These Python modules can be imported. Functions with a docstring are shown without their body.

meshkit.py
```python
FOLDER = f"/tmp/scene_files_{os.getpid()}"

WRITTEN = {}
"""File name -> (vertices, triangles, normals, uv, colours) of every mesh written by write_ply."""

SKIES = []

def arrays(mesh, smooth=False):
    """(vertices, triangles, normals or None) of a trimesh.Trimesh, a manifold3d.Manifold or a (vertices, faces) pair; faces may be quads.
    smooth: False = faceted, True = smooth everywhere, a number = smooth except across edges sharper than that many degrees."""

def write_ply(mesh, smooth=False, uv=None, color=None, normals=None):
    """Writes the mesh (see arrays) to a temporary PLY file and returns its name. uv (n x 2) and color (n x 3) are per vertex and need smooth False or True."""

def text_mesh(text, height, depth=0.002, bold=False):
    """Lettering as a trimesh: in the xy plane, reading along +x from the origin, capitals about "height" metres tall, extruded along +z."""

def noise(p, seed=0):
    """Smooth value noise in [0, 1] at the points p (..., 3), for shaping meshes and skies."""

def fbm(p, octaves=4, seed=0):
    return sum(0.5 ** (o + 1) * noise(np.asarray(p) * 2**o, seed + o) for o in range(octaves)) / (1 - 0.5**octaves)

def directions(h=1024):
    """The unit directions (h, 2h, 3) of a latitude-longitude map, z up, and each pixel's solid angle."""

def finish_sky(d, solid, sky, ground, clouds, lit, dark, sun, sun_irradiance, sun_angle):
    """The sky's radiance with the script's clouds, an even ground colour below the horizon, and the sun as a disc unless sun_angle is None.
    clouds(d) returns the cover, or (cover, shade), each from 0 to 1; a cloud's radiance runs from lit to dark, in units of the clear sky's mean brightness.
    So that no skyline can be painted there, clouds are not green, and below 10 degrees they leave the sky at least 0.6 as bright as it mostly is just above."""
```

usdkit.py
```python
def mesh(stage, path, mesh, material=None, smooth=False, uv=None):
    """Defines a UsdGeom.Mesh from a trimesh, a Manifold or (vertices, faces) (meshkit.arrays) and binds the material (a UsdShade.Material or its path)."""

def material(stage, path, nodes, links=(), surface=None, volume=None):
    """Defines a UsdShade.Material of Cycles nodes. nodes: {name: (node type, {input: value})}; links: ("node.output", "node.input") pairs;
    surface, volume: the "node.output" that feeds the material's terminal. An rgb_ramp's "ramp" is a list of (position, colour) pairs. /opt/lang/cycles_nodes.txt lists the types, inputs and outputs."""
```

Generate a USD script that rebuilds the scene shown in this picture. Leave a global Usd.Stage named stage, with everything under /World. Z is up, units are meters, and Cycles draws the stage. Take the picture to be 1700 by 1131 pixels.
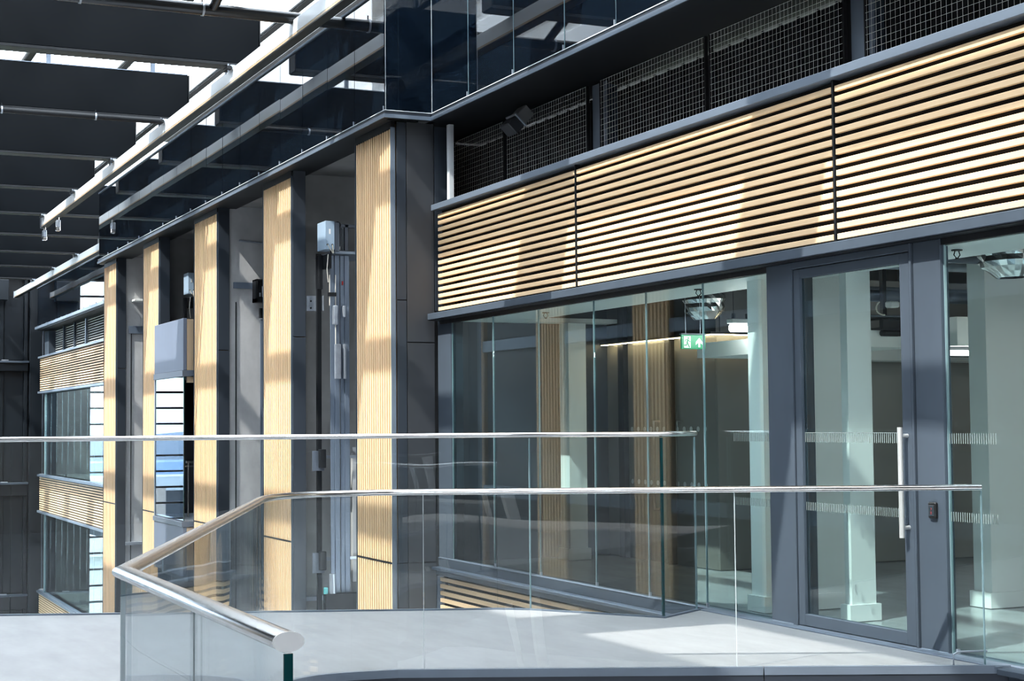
import math, random
import numpy as np, trimesh, usdkit, meshkit
from pxr import Usd, UsdGeom, UsdLux, UsdShade, Gf, Sdf
from shapely.geometry import Polygon, LineString
from shapely import affinity

random.seed(7)
rng = np.random.default_rng(7)
stage = Usd.Stage.CreateInMemory()
UsdGeom.SetStageUpAxis(stage, 'Z')
UsdGeom.SetStageMetersPerUnit(stage, 1.0)
UsdGeom.Xform.Define(stage, '/World')
UsdGeom.Scope.Define(stage, '/World/Looks')

# ---------------------------------------------------------------- camera, sky, sun
EYE = 1.45
FPX, YAW, PITCH, ROLL = 2637.11, .435571934, .0523719, -.0089730
fw = np.array([-math.cos(YAW) * math.cos(PITCH), math.sin(YAW) * math.cos(PITCH), math.sin(PITCH)])
rt = np.cross(fw, [0, 0, 1]); rt /= np.linalg.norm(rt); up = np.cross(rt, fw)
rt, up = rt * math.cos(ROLL) + up * math.sin(ROLL), -rt * math.sin(ROLL) + up * math.cos(ROLL)
cam = UsdGeom.Camera.Define(stage, '/World/camera')
cam.CreateHorizontalApertureAttr(36.0)
cam.CreateVerticalApertureAttr(36.0 * 1131 / 1700)
cam.CreateFocalLengthAttr(36.0 * FPX / 1700)
cam.CreateExposureAttr(0.0)
cam.CreateClippingRangeAttr(Gf.Vec2f(.05, 2000))
M = Gf.Matrix4d(*rt, 0, *up, 0, *(-fw), 0, 0, 0, EYE, 1)
cam.AddTransformOp().Set(M)

dome = UsdLux.DomeLight.Define(stage, '/World/sky')
dome.CreateIntensityAttr(3.2)
dome.CreateColorAttr(Gf.Vec3f(.86, .93, 1.0))
SUN = np.array([-.31, 1.0, -1.25]); SUN /= np.linalg.norm(SUN)
sun = UsdLux.DistantLight.Define(stage, '/World/sun')
sun.CreateIntensityAttr(24500)   # radiance of the small disc
sun.CreateAngleAttr(.6)
sun.CreateColorAttr(Gf.Vec3f(1.0, .95, .87))
z_ = -SUN; x_ = np.cross([0, 0, 1], z_); x_ /= np.linalg.norm(x_); y_ = np.cross(z_, x_)
sun.AddTransformOp().Set(Gf.Matrix4d(*x_, 0, *y_, 0, *z_, 0, 0, 0, 30, 1))

# ---------------------------------------------------------------- materials
LK = '/World/Looks/'
MAT = {}
def P(name, col, rough=.5, metal=0.0, noise=None, bump=0.0, **kw):
    """principled material, colour optionally varied by an object-space noise: noise=(scale xyz, amount)"""
    n = {'p': ('principled_bsdf', dict(base_color=col, roughness=rough, metallic=metal, **kw))}
    l = []
    if noise:
        sc, amt = noise
        n['g'] = ('geometry', {}); n['m'] = ('mapping', {'scale': sc})
        n['n'] = ('noise_texture', {'scale': 1.0, 'detail': 5.0, 'roughness': .6})
        lo = tuple(c * (1 - amt) for c in col); hi = tuple(min(1, c * (1 + amt)) for c in col)
        n['r'] = ('rgb_ramp', {'ramp': [(.28, lo), (.72, hi)]})
        l += [('g.position', 'm.vector'), ('m.vector', 'n.vector'), ('n.fac', 'r.fac'), ('r.color', 'p.base_color')]
        if bump:
            n['b'] = ('bump', {'strength': bump, 'distance': .004})
            l += [('n.fac', 'b.height'), ('b.normal', 'p.normal')]
    MAT[name] = usdkit.material(stage, LK + name, n, l, surface='p.BSDF')

def wood(name, sc, a, b, amt=.16):
    n = {'g': ('geometry', {}), 'o': ('object_info', {}), 'm': ('mapping', {'scale': sc}),
         'n': ('noise_texture', {'scale': 1.0, 'detail': 4.0, 'roughness': .6, 'dimensions': '4D'}),
         'r': ('rgb_ramp', {'ramp': [(.25, a), (.75, b)]}),
         'mr': ('map_range', {'from_min': 0.0, 'from_max': 1.0, 'to_min': 1 - amt, 'to_max': 1 + amt * .6}),
         'h': ('hsv', {}), 'w': ('math', {'math_type': 'multiply', 'value2': 40.0}),
         'p': ('principled_bsdf', {'roughness': .55, 'specular_ior_level': .3})}
    l = [('g.position', 'm.vector'), ('m.vector', 'n.vector'), ('o.random', 'w.value1'), ('w.value', 'n.w'), ('n.fac', 'r.fac'),
         ('r.color', 'h.color'), ('o.random', 'mr.value'), ('mr.result', 'h.value'), ('h.color', 'p.base_color')]
    MAT[name] = usdkit.material(stage, LK + name, n, l, surface='p.BSDF')

def clear_glass(name, tint, f0=.045, rough=0.0, bump=None, gcol=(.93, .97, 1.0)):
    n = {'t': ('transparent_bsdf', {'color': tint}), 'g': ('glossy_bsdf', {'color': gcol, 'roughness': rough}),
         'lw': ('layer_weight', {'blend': .5}), 'pw': ('math', {'math_type': 'power', 'value2': 5.0}),
         'ma': ('math', {'math_type': 'multiply_add', 'value2': 1 - f0, 'value3': f0}), 'x': ('mix_closure', {})}
    l = [('lw.facing', 'pw.value1'), ('pw.value', 'ma.value1'), ('ma.value', 'x.fac'), ('t.BSDF', 'x.closure1'), ('g.BSDF', 'x.closure2')]
    if bump:
        n['ge'] = ('geometry', {}); n['no'] = ('noise_texture', {'scale': bump[0], 'detail': 1.0}); n['b'] = ('bump', {'strength': 1.0, 'distance': bump[1]})
        l += [('ge.position', 'no.vector'), ('no.fac', 'b.height'), ('b.normal', 'g.normal')]
    MAT[name] = usdkit.material(stage, LK + name, n, l, surface='x.closure')

def emit(name, col, s):
    MAT[name] = usdkit.material(stage, LK + name, {'e': ('emission', {'color': col, 'strength': s})}, surface='e.emission')

wood('timber_slat', (1.2, 60.0, 45.0), (.80, .555, .325), (.90, .655, .41), .08)
wood('timber_batten', (45.0, 60.0, 1.2), (.78, .54, .315), (.85, .60, .36), .07)
P('anthracite', (.062, .079, .103), .6, .0, noise=((1.5, 1.5, .6), .10), specular_ior_level=.07)
P('anthracite_panel', (.032, .035, .041), .5, .1, noise=((2, 2, 1), .12))
P('end_dark', (.0085, .012, .0165), .45, .0, specular_ior_level=.2)
P('fascia_dark', (.028, .036, .05), .4, .2)
P('trim_metal', (.155, .192, .245), .4, .3, noise=((.8, 3, 3), .08))
P('black_metal', (.008, .0095, .012), .5, .0, specular_ior_level=.25)
P('deep_black', (.006, .006, .007), .8)
P('fin_dark', (.0016, .0026, .0040), .36, .0, noise=((.5, .5, .5), .1), specular_ior_level=.07)
P('beam_paint', (.74, .78, .82), .42, .1, noise=((1, 2, 2), .05))
P('black_glass', (.003, .006, .011), .015, ior=1.62, specular_ior_level=.5)
P('concrete', (.41, .415, .425), .8, noise=((1.6, 1.6, 1.1), .22), bump=.25)
P('concrete_dark', (.19, .192, .194), .85, noise=((1.3, 1.3, 1.3), .2))
P('floor_vinyl', (.295, .296, .303), .5, noise=((1.6, 5.0, 1.0), .10), specular_ior_level=.12)
P('steel', (.62, .615, .605), .21, 1.0, noise=((30, 30, 60), .07))
P('steel_end', (.80, .80, .80), .5, .0)
P('steel_satin', (.66, .66, .655), .42, .55)
P('wall_grey', (.20, .205, .21), .7)
P('wall_stone', (.40, .38, .36), .6, noise=((.6, .6, .6), .06))
P('galvanised', (.34, .38, .44), .32, .5, noise=((9, 9, 9), .15))
P('rail_blue', (.13, .165, .22), .4, .2)
P('machine_blue', (.36, .48, .62), .42, .1)
P('machine_grey', (.10, .12, .155), .45, .1)
P('car_panel', (.14, .165, .225), .45, .1, noise=((3, 3, .4), .06), specular_ior_level=.15)
P('car_copper', (.50, .36, .23), .45, .1)
P('white_paint', (.80, .82, .82), .55)
P('wall_pale', (.62, .64, .66), .7, noise=((.7, .7, .7), .05))
P('wall_taupe', (.20, .19, .18), .5, noise=((.6, .6, .6), .08))
P('back_painted_glass', (.16, .155, .145), .22, ior=1.5, noise=((.4, .4, .4), .1))
P('interior_floor', (.33, .36, .38), .18, noise=((1.5, 4, 1), .15))
P('dark_services', (.03, .032, .035), .6, noise=((3, 3, 3), .4))
P('wire', (.68, .69, .66), .5, .0)
P('glass_edge', (.004, .045, .05), .12)
P('glass_joint', (.17, .26, .29), .3)
P('glass_hairline', (.55, .60, .62), .3)
P('frit', (.20, .25, .25), .6)
P('sign_green', (.005, .36, .16), .35, emission_color=(.0, .42, .17), emission_strength=.22)
P('sign_white', (.9, .95, .92), .35, emission_color=(.8, 1, .92), emission_strength=.45)
P('paper_label', (.85, .85, .85), .6)
P('plastic_white', (.78, .78, .76), .5)
P('plastic_black', (.012, .012, .013), .35)
P('cable_pale', (.7, .66, .58), .5)
P('red_paint', (.45, .03, .03), .5)
P('teal_paint', (.08, .36, .38), .4)
P('foil', (.82, .84, .86), .18, 1.0)
P('render_white', (.75, .75, .73), .8)
P('roof_blue', (.30, .42, .58), .6)
P('roof_pale', (.70, .72, .74), .6)
P('grass', (.16, .21, .12), .95, noise=((.05, .05, .05), .4))
P('hill', (.25, .29, .33), 1.0, noise=((.01, .01, .01), .25))
P('window_dark', (.03, .04, .05), .1)
P('brick_tone', (.42, .35, .28), .8)
P('batten_core', (.17, .105, .05), .7)
P('jamb_shaded', (.024, .031, .042), .42, .0, specular_ior_level=.35)  # anthracite darkened so the colour carries the shade on these panels
clear_glass('pane_glass', (.89, .965, .958))
clear_glass('rail_glass', (.962, .975, .974), bump=(1.1, .0034))
clear_glass('roof_glass', (.97, .985, .99))
clear_glass('end_glass', (.74, .80, .86))
clear_glass('car_glass', (.45, .50, .55), f0=.10, gcol=(.62, .70, .80))
emit('lamp_white', (1, .97, .92), 38.0)
emit('cove_warm', (1.0, .72, .40), 24.0)

# ---------------------------------------------------------------- mesh helpers
BF = np.array([[0, 2, 1], [0, 3, 2], [4, 5, 6], [4, 6, 7], [0, 1, 5], [0, 5, 4], [1, 2, 6], [1, 6, 5], [2, 3, 7], [2, 7, 6], [3, 0, 4], [3, 4, 7]])
def box(x0, x1, y0, y1, z0, z1):
    x0, x1 = sorted((x0, x1)); y0, y1 = sorted((y0, y1)); z0, z1 = sorted((z0, z1))
    v = np.array([[x0, y0, z0], [x1, y0, z0], [x1, y1, z0], [x0, y1, z0], [x0, y0, z1], [x1, y0, z1], [x1, y1, z1], [x0, y1, z1]], float)
    return trimesh.Trimesh(v, BF.copy(), process=False)
def cbox(x0, x1, y0, y1, z0, z1, c=.004):
    """box with chamfered edges"""
    lo = np.minimum([x0, y0, z0], [x1, y1, z1]); hi = np.maximum([x0, y0, z0], [x1, y1, z1])
    c = min(c, *((hi - lo) * .3)); pts = []
    for sx in (0, 1):
        for sy in (0, 1):
            for sz in (0, 1):
                k = np.where(np.array([sx, sy, sz]) > 0, hi, lo); d = np.where(np.array([sx, sy, sz]) > 0, -1, 1) * c
                for a in range(3):
                    q = k + d; q[a] = k[a]; pts.append(q)
    return trimesh.convex.convex_hull(np.array(pts))
def join(*ms):
    ms = [m for q in ms for m in (q if isinstance(q, (list, tuple)) else [q])]
    return trimesh.util.concatenate(ms) if len(ms) > 1 else ms[0]
def tube(pts, r, n=12, r2=None):
    """round or oval (r wide, r2 tall) mitred tube along points"""
    pts = np.array(pts, float); r2 = r2 or r; m = len(pts); v = []; f = []
    T = np.diff(pts, axis=0); T /= np.linalg.norm(T, axis=1, keepdims=True)
    for i in range(m):
        t = T[0] if i == 0 else T[-1] if i == m - 1 else T[i - 1] + T[i]
        t = t / np.linalg.norm(t)
        ref = np.array([0, 0, 1.0]) if abs(t[2]) < .9 else np.array([1.0, 0, 0])
        s = np.cross(t, ref); s /= np.linalg.norm(s); u = np.cross(s, t)
        k = 1.0 if i in (0, m - 1) else 1 / max(.3, float(t @ T[i]))
        for j in range(n):
            a = 2 * math.pi * j / n
            v.append(pts[i] + s * math.cos(a) * r * k + u * math.sin(a) * r2)
    for i in range(m - 1):
        for j in range(n):
            a, b = i * n + j, i * n + (j + 1) % n
            f += [[a, b, b + n], [a, b + n, a + n]]
    v += [pts[0], pts[-1]]
    for j in range(n):
        f += [[len(v) - 2, (j + 1) % n, j], [len(v) - 1, (m - 1) * n + j, (m - 1) * n + (j + 1) % n]]
    me = trimesh.Trimesh(np.array(v), np.array(f), process=False)
    me.fix_normals()
    return me
def prism(poly, z0, z1):
    m = trimesh.creation.extrude_polygon(poly, z1 - z0); m.apply_translation([0, 0, z0]); return m
def ribbon(pts, a, b, z0, z1):
    """vertical slab following a plan polyline, offset from a to b on its right-hand side"""
    ln = LineString(pts)
    def off(d): return np.array((ln.offset_curve(-d, join_style=2) if abs(d) > 1e-9 else ln).coords)
    return prism(Polygon(np.vstack([off(a), off(b)[::-1]])).buffer(0), z0, z1)
def yplate(poly, y0, y1):
    """polygon drawn in (x, z) given thickness along y"""
    m = trimesh.creation.extrude_polygon(poly, abs(y1 - y0)); v = np.array(m.vertices)
    m = trimesh.Trimesh(np.c_[v[:, 0], min(y0, y1) + v[:, 2], v[:, 1]], np.array(m.faces), process=False); m.fix_normals(); return m
def xplate(poly, x0, x1):
    """polygon drawn in (y, z) given thickness along x"""
    m = trimesh.creation.extrude_polygon(poly, abs(x1 - x0)); v = np.array(m.vertices)
    m = trimesh.Trimesh(np.c_[min(x0, x1) + v[:, 2], v[:, 0], v[:, 1]], np.array(m.faces), process=False); m.fix_normals(); return m

USED = {}
def numbered(parent, name):
    k = (parent, name); n = USED.get(k, -1) + 1; USED[k] = n
    return name if n == 0 else f'{name}_{n:03d}'
ORG = {}
def tag(pr, label=None, cat=None, group=None, kind=None):
    for k, v in (('label', label), ('category', cat), ('group', group), ('kind', kind)):
        if v: pr.SetCustomDataByKey(k, v)
    return pr
def thing(name, label, cat, loc=(0, 0, 0), group=None, kind=None):
    path = '/World/' + numbered('/World', name)
    x = UsdGeom.Xform.Define(stage, path); x.AddTranslateOp().Set(Gf.Vec3d(*loc)); ORG[path] = np.array(loc, float)
    return tag(x.GetPrim(), label, cat, group, kind)
def part(parent, name, mesh, mat, label=None, kind=None, smooth=False):
    """a mesh given in world coordinates, defined under a thing or a part"""
    pp = str(parent.GetPath()); path = pp + '/' + numbered(pp, name); o = ORG.get(pp, np.zeros(3)); ORG[path] = o
    m = mesh.copy(); m.apply_translation(-o)
    return tag(usdkit.mesh(stage, path, m, MAT[mat], smooth=smooth).GetPrim(), label, kind=kind)
def solo(name, mesh, mat, label=None, cat=None, group=None, kind=None, smooth=False):
    path = '/World/' + numbered('/World', name)
    return tag(usdkit.mesh(stage, path, mesh, MAT[mat], smooth=smooth).GetPrim(), label, cat, group, kind)
def struct(name, mesh, mat, smooth=False):
    return solo(name, mesh, mat, kind='structure', smooth=smooth)
def dup(src, loc, label=None, group=None):
    was = src.GetCustomData()
    r = thing(src.GetName().rstrip('0123456789').rstrip('_'), label or was['label'], was['category'], loc, group or was.get('group'))
    r.GetReferences().AddInternalReference(src.GetPath()); r.SetInstanceable(True)
    return r
ORD = ['first', 'second', 'third', 'fourth', 'fifth', 'sixth', 'seventh', 'eighth', 'ninth', 'tenth', 'eleventh', 'twelfth', 'thirteenth', 'fourteenth', 'fifteenth', 'sixteenth']

# ================================================================ SETTING: landing floor
def arc(cx, cy, r, a0, a1, n=10):
    return [(cx + r * math.cos(math.radians(a)), cy + r * math.sin(math.radians(a))) for a in np.linspace(a0, a1, n)]
# plan of the void edge: from the facade, round the soft corner, to the sharp corner, to the free end
PA, PB = np.array([-7.37, 6.50]), np.array([-8.86, 3.36])
from scipy.interpolate import splprep, splev
_k, _ = splprep(np.array([(-8.86, 3.36), (-8.90, 3.10), (-8.88, 2.84), (-8.74, 2.62), (-8.52, 2.46), (-8.25, 2.345)]).T, s=0)
corner = [tuple(map(float, p)) for p in np.array(splev(np.linspace(0, 1, 26), _k)).T]
PC, PE = np.array([-4.465, .885]), np.array([-2.87, .872])
NEAR = [tuple(PA)] + corner + [tuple(PC), tuple(PE)]
FAR = [(-15.45, -4.3), (-11.42, 5.17), (-11.26, 5.38), (-10.33, 6.03), (-10.62, 6.50)]
FL = Polygon(FAR + [(-10.62, 6.62), (-7.30, 6.62)] + NEAR + [(5, .872), (5, -4.3)])
struct('floor', prism(FL, -.42, -.012), 'concrete_dark')
fl = tag(stage.GetPrimAtPath('/World/floor'))
# finished sheets with fine joints: a strip along the void edge and the field
strip = LineString(NEAR[:3]).offset_curve(.34)
sx = np.array(strip.coords)
cut1 = LineString([tuple(sx[0] + (sx[0] - sx[1]) * .3), tuple(sx[1]), tuple(sx[1] + (sx[1] - sx[0]) * 1.0)])
pieces = FL.buffer(-.004).difference(cut1.buffer(.004)).difference(LineString([tuple(sx[1] * .62 + sx[0] * .38), (-7.6, 6.75)]).buffer(.002)) \
           .difference(LineString([(-20, -.35), (6, -.35)]).buffer(.003))
for g in sorted(pieces.geoms, key=lambda q: -q.area):
    if g.area > .01: part(fl, 'floor_sheet', prism(g, -.012, 0), 'floor_vinyl')
# edge trims of the landing
def edge_trim(name, path, side, label):
    t = thing(name, label, 'edge trim')
    for a, b, z0, z1, mt, nm in ((.0, .035, -.035, .012, 'trim_metal', 'top_profile'), (.006, .03, -.48, -.035, 'fascia_dark', 'fascia')):
        part(t, nm, ribbon(path, side * a, side * b, z0, z1), mt)
    return t
joint = 1 - .62
SPL = tuple(PA * .62 + PB * .38)
def edge_run(path, label):
    return edge_trim('edge_trim', path, -1, label)
e1 = edge_run([tuple(PA + np.array([.06, .10])), SPL], 'dark grey metal slab edge trim beside the glazed door')
e2 = edge_run([tuple(np.array(SPL) + (PB - PA) * .002)] + corner + [tuple(PC), tuple(PE)], 'dark grey metal slab edge trim curving round the landing corner')
e3 = edge_trim('edge_trim', FAR, 1, 'slim grey slab edge trim along the far side of the landing')
solo('floor_clip', tube([(-7.44, 6.30, .014), (-7.44, 6.30, .075), (-7.43, 6.33, .09), (-7.38, 6.50, .09)], .006, 8), 'galvanised',
     'small bent wire bracket on the floor below the near handrail end', 'bracket', smooth=50)

# ================================================================ balustrades
def balustrade(name, label, runs, path, ztop, rr, rz, open_end=None, glass='rail_glass'):
    t = thing(name, label, 'balustrade')
    P3 = [(x, y, ztop) for x, y in path]
    part(t, 'handrail', tube(P3, rr, 24, rz), 'steel', smooth=40)
    for pts in runs:
        part(t, 'glass_pane', ribbon(pts, -.0085, .0085, -.05, ztop - .02), glass)
    return t
def along(a, b, s0, s1):
    a, b = np.array(a), np.array(b); L = np.linalg.norm(b - a); return [tuple(a + (b - a) * s0 / L), tuple(a + (b - a) * (s1 if s1 > 0 else L + s1) / L)]
A0 = tuple(PA + (PB - PA) * .006)
J1 = PA + (PB - PA) * .425        # joint seen beside the interior mullion
J2 = PA + (PB - PA) * .955
J3 = PC + (PE - PC) * .53
gap = .004
def toward(a, b, d):
    a, b = np.array(a), np.array(b); return tuple(a + (b - a) / np.linalg.norm(b - a) * d)
near_runs = [[A0, toward(J1, PA, gap)], [toward(J1, PB, gap), toward(J2, PA, gap)], [toward(J2, PB, gap)] + corner,
             [toward(corner[-1], PC, gap), toward(PC, corner[-1], gap)], [toward(PC, PE, gap), toward(J3, PC, gap)], [toward(J3, PE, gap), tuple(PE)]]
nb = balustrade('glass_balustrade', 'frameless glass balustrade with brushed steel handrail around the nearest void, free end towards the viewer', near_runs, [A0] + corner + [tuple(PC), tuple(PE + np.array([.0, 0]))], 1.05, .030, .0185)
part(nb, 'end_cap', tube([(PE[0], PE[1], 1.05), (PE[0] + .004, PE[1], 1.05)], .0305, 28, .019), 'steel_end', 'flat oval cap on the handrail end')
part(nb, 'glass_edge', box(PE[0] - .001, PE[0] + .003, PE[1] - .0088, PE[1] + .0088, -.05, 1.028), 'glass_edge', 'dark teal polished glass edge')
part(nb, 'glass_edge', cbox(A0[0] - .004, A0[0] + .006, A0[1] - .006, A0[1] + .006, -.05, 1.03), 'glass_joint')
for J, a in ((J1, PA), (J2, PA), (J3, PC)):
    d = (J - a) / np.linalg.norm(J - a)
    hw = .0092 if J is not J3 else .0018
    part(nb, 'joint_edge', ribbon([tuple(J - d * .0015), tuple(J + d * .0015)], -hw, hw, -.05, 1.03), 'glass_hairline' if J is not J3 else 'glass_edge')
c = np.array(PC); part(nb, 'joint_edge', box(c[0] - .004, c[0] + .004, c[1] - .006, c[1] + .006, -.05, 1.028), 'glass_joint')

K1 = (-11.34, 5.30); 
far_runs = [[FAR[0], toward((-12.9, 1.69), FAR[0], gap)], [toward((-12.9, 1.69), FAR[1], gap), FAR[1]], [FAR[1], FAR[2]], [toward(FAR[2], FAR[3], gap), toward(FAR[3], FAR[2], gap)], [toward(FAR[3], FAR[4], gap), (-10.61, 6.49)]]
fb = balustrade('glass_balustrade', 'frameless glass balustrade with steel handrail on the far edge of the landing', far_runs, [FAR[0], FAR[1], FAR[2], FAR[3], (-10.62, 6.50)], 1.362, .026, .020)
for q, mt, w in ((FAR[3], 'glass_edge', .009), ((-10.61, 6.49), 'glass_joint', .006), (FAR[2], 'glass_joint', .005)):
    part(fb, 'glass_edge', box(q[0] - w, q[0] + w, q[1] - w, q[1] + w, -.05, 1.335), mt)

# ================================================================ right facade (plane about Y = 6.6)
YF, YG = 6.60, 6.64
# --- slat panels
def slat_panel(x0, x1, z0, z1, n, yf, label, cat='slat panel', single=False, vis=None, group=None):
    t = thing('slat_panel', label, cat, (x0, yf, z0), group)
    part(t, 'backing_panel', box(x0 - .01, x1 + .01, yf + .06, yf + .10, z0 - .04, z1 + .04), 'deep_black', 'black backing behind the slats')
    p = (z1 - z0) / n; h = p * .55
    ms = []
    for i in range(n):
        zc = z0 + (i + .5) * p
        m = cbox(x0 + .012, x1 - .012, yf, yf + .030, zc - h / 2, zc + h / 2, .002)
        if single: ms.append(m)
        else: part(t, 'timber_slat', m, 'timber_slat')
    if single: part(t, 'timber_slats', join(ms), 'timber_slat', 'horizontal timber slats', kind='stuff')
    return t
SX = [-16.11, -12.785, -8.905, -5.02]
lab = ['sunlit timber slat panel between the dark column and the first joint, above the interior glazing',
       'middle timber slat panel crossed by shadow, above the interior glazing', 'right-hand timber slat panel above the glazed door']
for i in range(3):
    slat_panel(SX[i] + .01, SX[i + 1] - .01, 2.675, 3.772, 15, YF, lab[i])
    if i < 2: solo('joint_strip', cbox(SX[i + 1] - .009, SX[i + 1] + .009, YF - .004, YF + .05, 2.68, 3.80, .002), 'black_metal', ['slim black joint strip between the left and middle slat panels', 'slim black joint strip between the middle and right slat panels'][i], 'joint strip')
slat_panel(SX[-1] + .01, -1.0, 2.685, 3.79, 15, YF, 'timber slat panel beyond the right edge of the view', vis=False)
lab = ['lower timber slat panel below the window sill, left of the joint', 'lower timber slat panel tapering away beside the landing']
for i in range(2):
    slat_panel(SX[i] + .01, SX[i + 1] - .01, -1.32, -.19, 15, YF, lab[i])
slat_panel(SX[2] + .01, -5.0, -1.32, -.19, 15, YF, 'lower timber slat panel hidden below the landing edge')
struct('trim_1', cbox(-16.15, -1, YF - .055, YF + .16, 3.80, 3.865, .004), 'trim_metal')
struct('trim_2', cbox(-16.15, -1, YF - .105, YF + .08, 2.592, 2.662, .004), 'anthracite')
struct('trim_3', join(cbox(-16.15, -10.64, YF - .075, YF + .06, -.125, -.095, .004), cbox(-16.15, -10.64, YF - .02, YF + .06, -.185, -.125, .003)), 'trim_metal')
struct('trim_4', box(-16.15, -1, YG - .03, YG + .14, -.11, -.004), 'anthracite')
struct('trim_5', cbox(-16.15, -1, YG - .036, YG + .05, -.004, .006, .002), 'trim_metal')
struct('trim_6', join(box(-7.28, 3, YF - .03, YF + .05, -.16, -.035), cbox(-7.28, 3, YF - .12, YF + .05, -.035, .0, .003), box(-7.2, 3, YF + .0, YF + .05, -.6, -.16)), 'anthracite')
# soffit and head over the glazing, wall above
struct('ceiling', box(-16.15, -1, YF - .09, 7.2, 2.586, 2.60), 'black_metal')
struct('wall_right', join(box(-16.15, 2, 6.72, 6.95, 2.608, 3.80), box(-17.2, 2, 7.6, 7.75, 3.6, 4.75), box(-17.3, -17.15, 6.9, 7.6, 3.6, 4.75)), 'deep_black')
# threshold plate along the door
struct('trim_7', cbox(-10.60, -7.30, 6.50, 6.62, -.01, .008, .002), 'trim_metal')
# --- glazing left of the door
w1 = thing('window_1', None, None, kind='structure')
seams = [-15.80, -14.73, -13.67, -12.54, -11.60, -10.70, -9.77]
for a, b in zip(seams[:-1], seams[1:]):
    part(w1, 'glass_pane', box(a + .004, b - .004, YG, YG + .012, .0, 2.56), 'pane_glass')
for s in seams[:-1]:
    part(w1, 'silicone_joint', box(s - .003, s + .003, YG - .003, YG + .013, .0, 2.56), 'glass_joint')
for s in seams[1:-1]:
    part(w1, 'glass_clip', box(s + .008, s + .022, YG - .012, YG + .01, .0, .04), 'galvanised')
part(w1, 'head_channel', box(-16.1, -9.77, YG - .02, YG + .05, 2.545, 2.585), 'black_metal')
# jamb panel between the dark column and the glass
struct('wall_right_001', box(-16.18, -15.81, YG - .01, 6.78, -.1, 2.585), 'anthracite')
# --- posts and door
def post(x0, x1, y0, y1, label):
    t = thing('mullion_post', label, 'mullion')
    part(t, 'post', cbox(x0, x1, y0, y1, 0, 2.585, .004), 'anthracite')
    part(t, 'base_cover', cbox(x0 + .002, x1 - .002, y0 - .004, y1, -.004, .012, .002), 'trim_metal')
    return t
post(-9.765, -9.485, YG - .03, 6.68, 'wide dark grey post left of the glazed door')
rp = post(-8.108, -7.848, YG - .03, 6.68, 'wide dark grey post right of the glazed door, carrying the card reader')
d = thing('door_1', None, None, kind='structure')
fr = part(d, 'door_frame', join(cbox(-9.478, -9.425, YG - .045, 6.78, 0, 2.585, .004), cbox(-8.135, -8.115, YG - .045, 6.78, 0, 2.585, .004), cbox(-9.43, -8.13, YG - .045, 6.78, 2.535, 2.585, .004)), 'anthracite')
lf = part(d, 'door_leaf', join(cbox(-9.418, -9.345, YG - .035, YG + .02, .012, 2.53, .004), cbox(-8.240, -8.143, YG - .035, YG + .02, .012, 2.53, .004),
          cbox(-9.35, -8.235, YG - .034, YG + .02, .012, .095, .004), cbox(-9.35, -8.235, YG - .034, YG + .02, 2.465, 2.53, .004)), 'anthracite')
part(lf, 'door_glass', box(-9.345, -8.240, YG - .010, YG + .004, .095, 2.465), 'pane_glass')
part(lf, 'glazing_bead', cbox(-8.28, -8.24, YG - .012, YG + .0, 2.455, 2.463, .002), 'glass_joint')
hd = part(d, 'door_handle', join(tube([(-8.19, 6.545, .70), (-8.19, 6.545, 1.405)], .0175, 16), tube([(-8.19, 6.545, 1.35), (-8.19, YG - .03, 1.35)], .0135, 12), tube([(-8.19, 6.545, .765), (-8.19, YG - .03, .765)], .0135, 12)), 'steel_satin', 'brushed steel pull handle', smooth=40)
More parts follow.
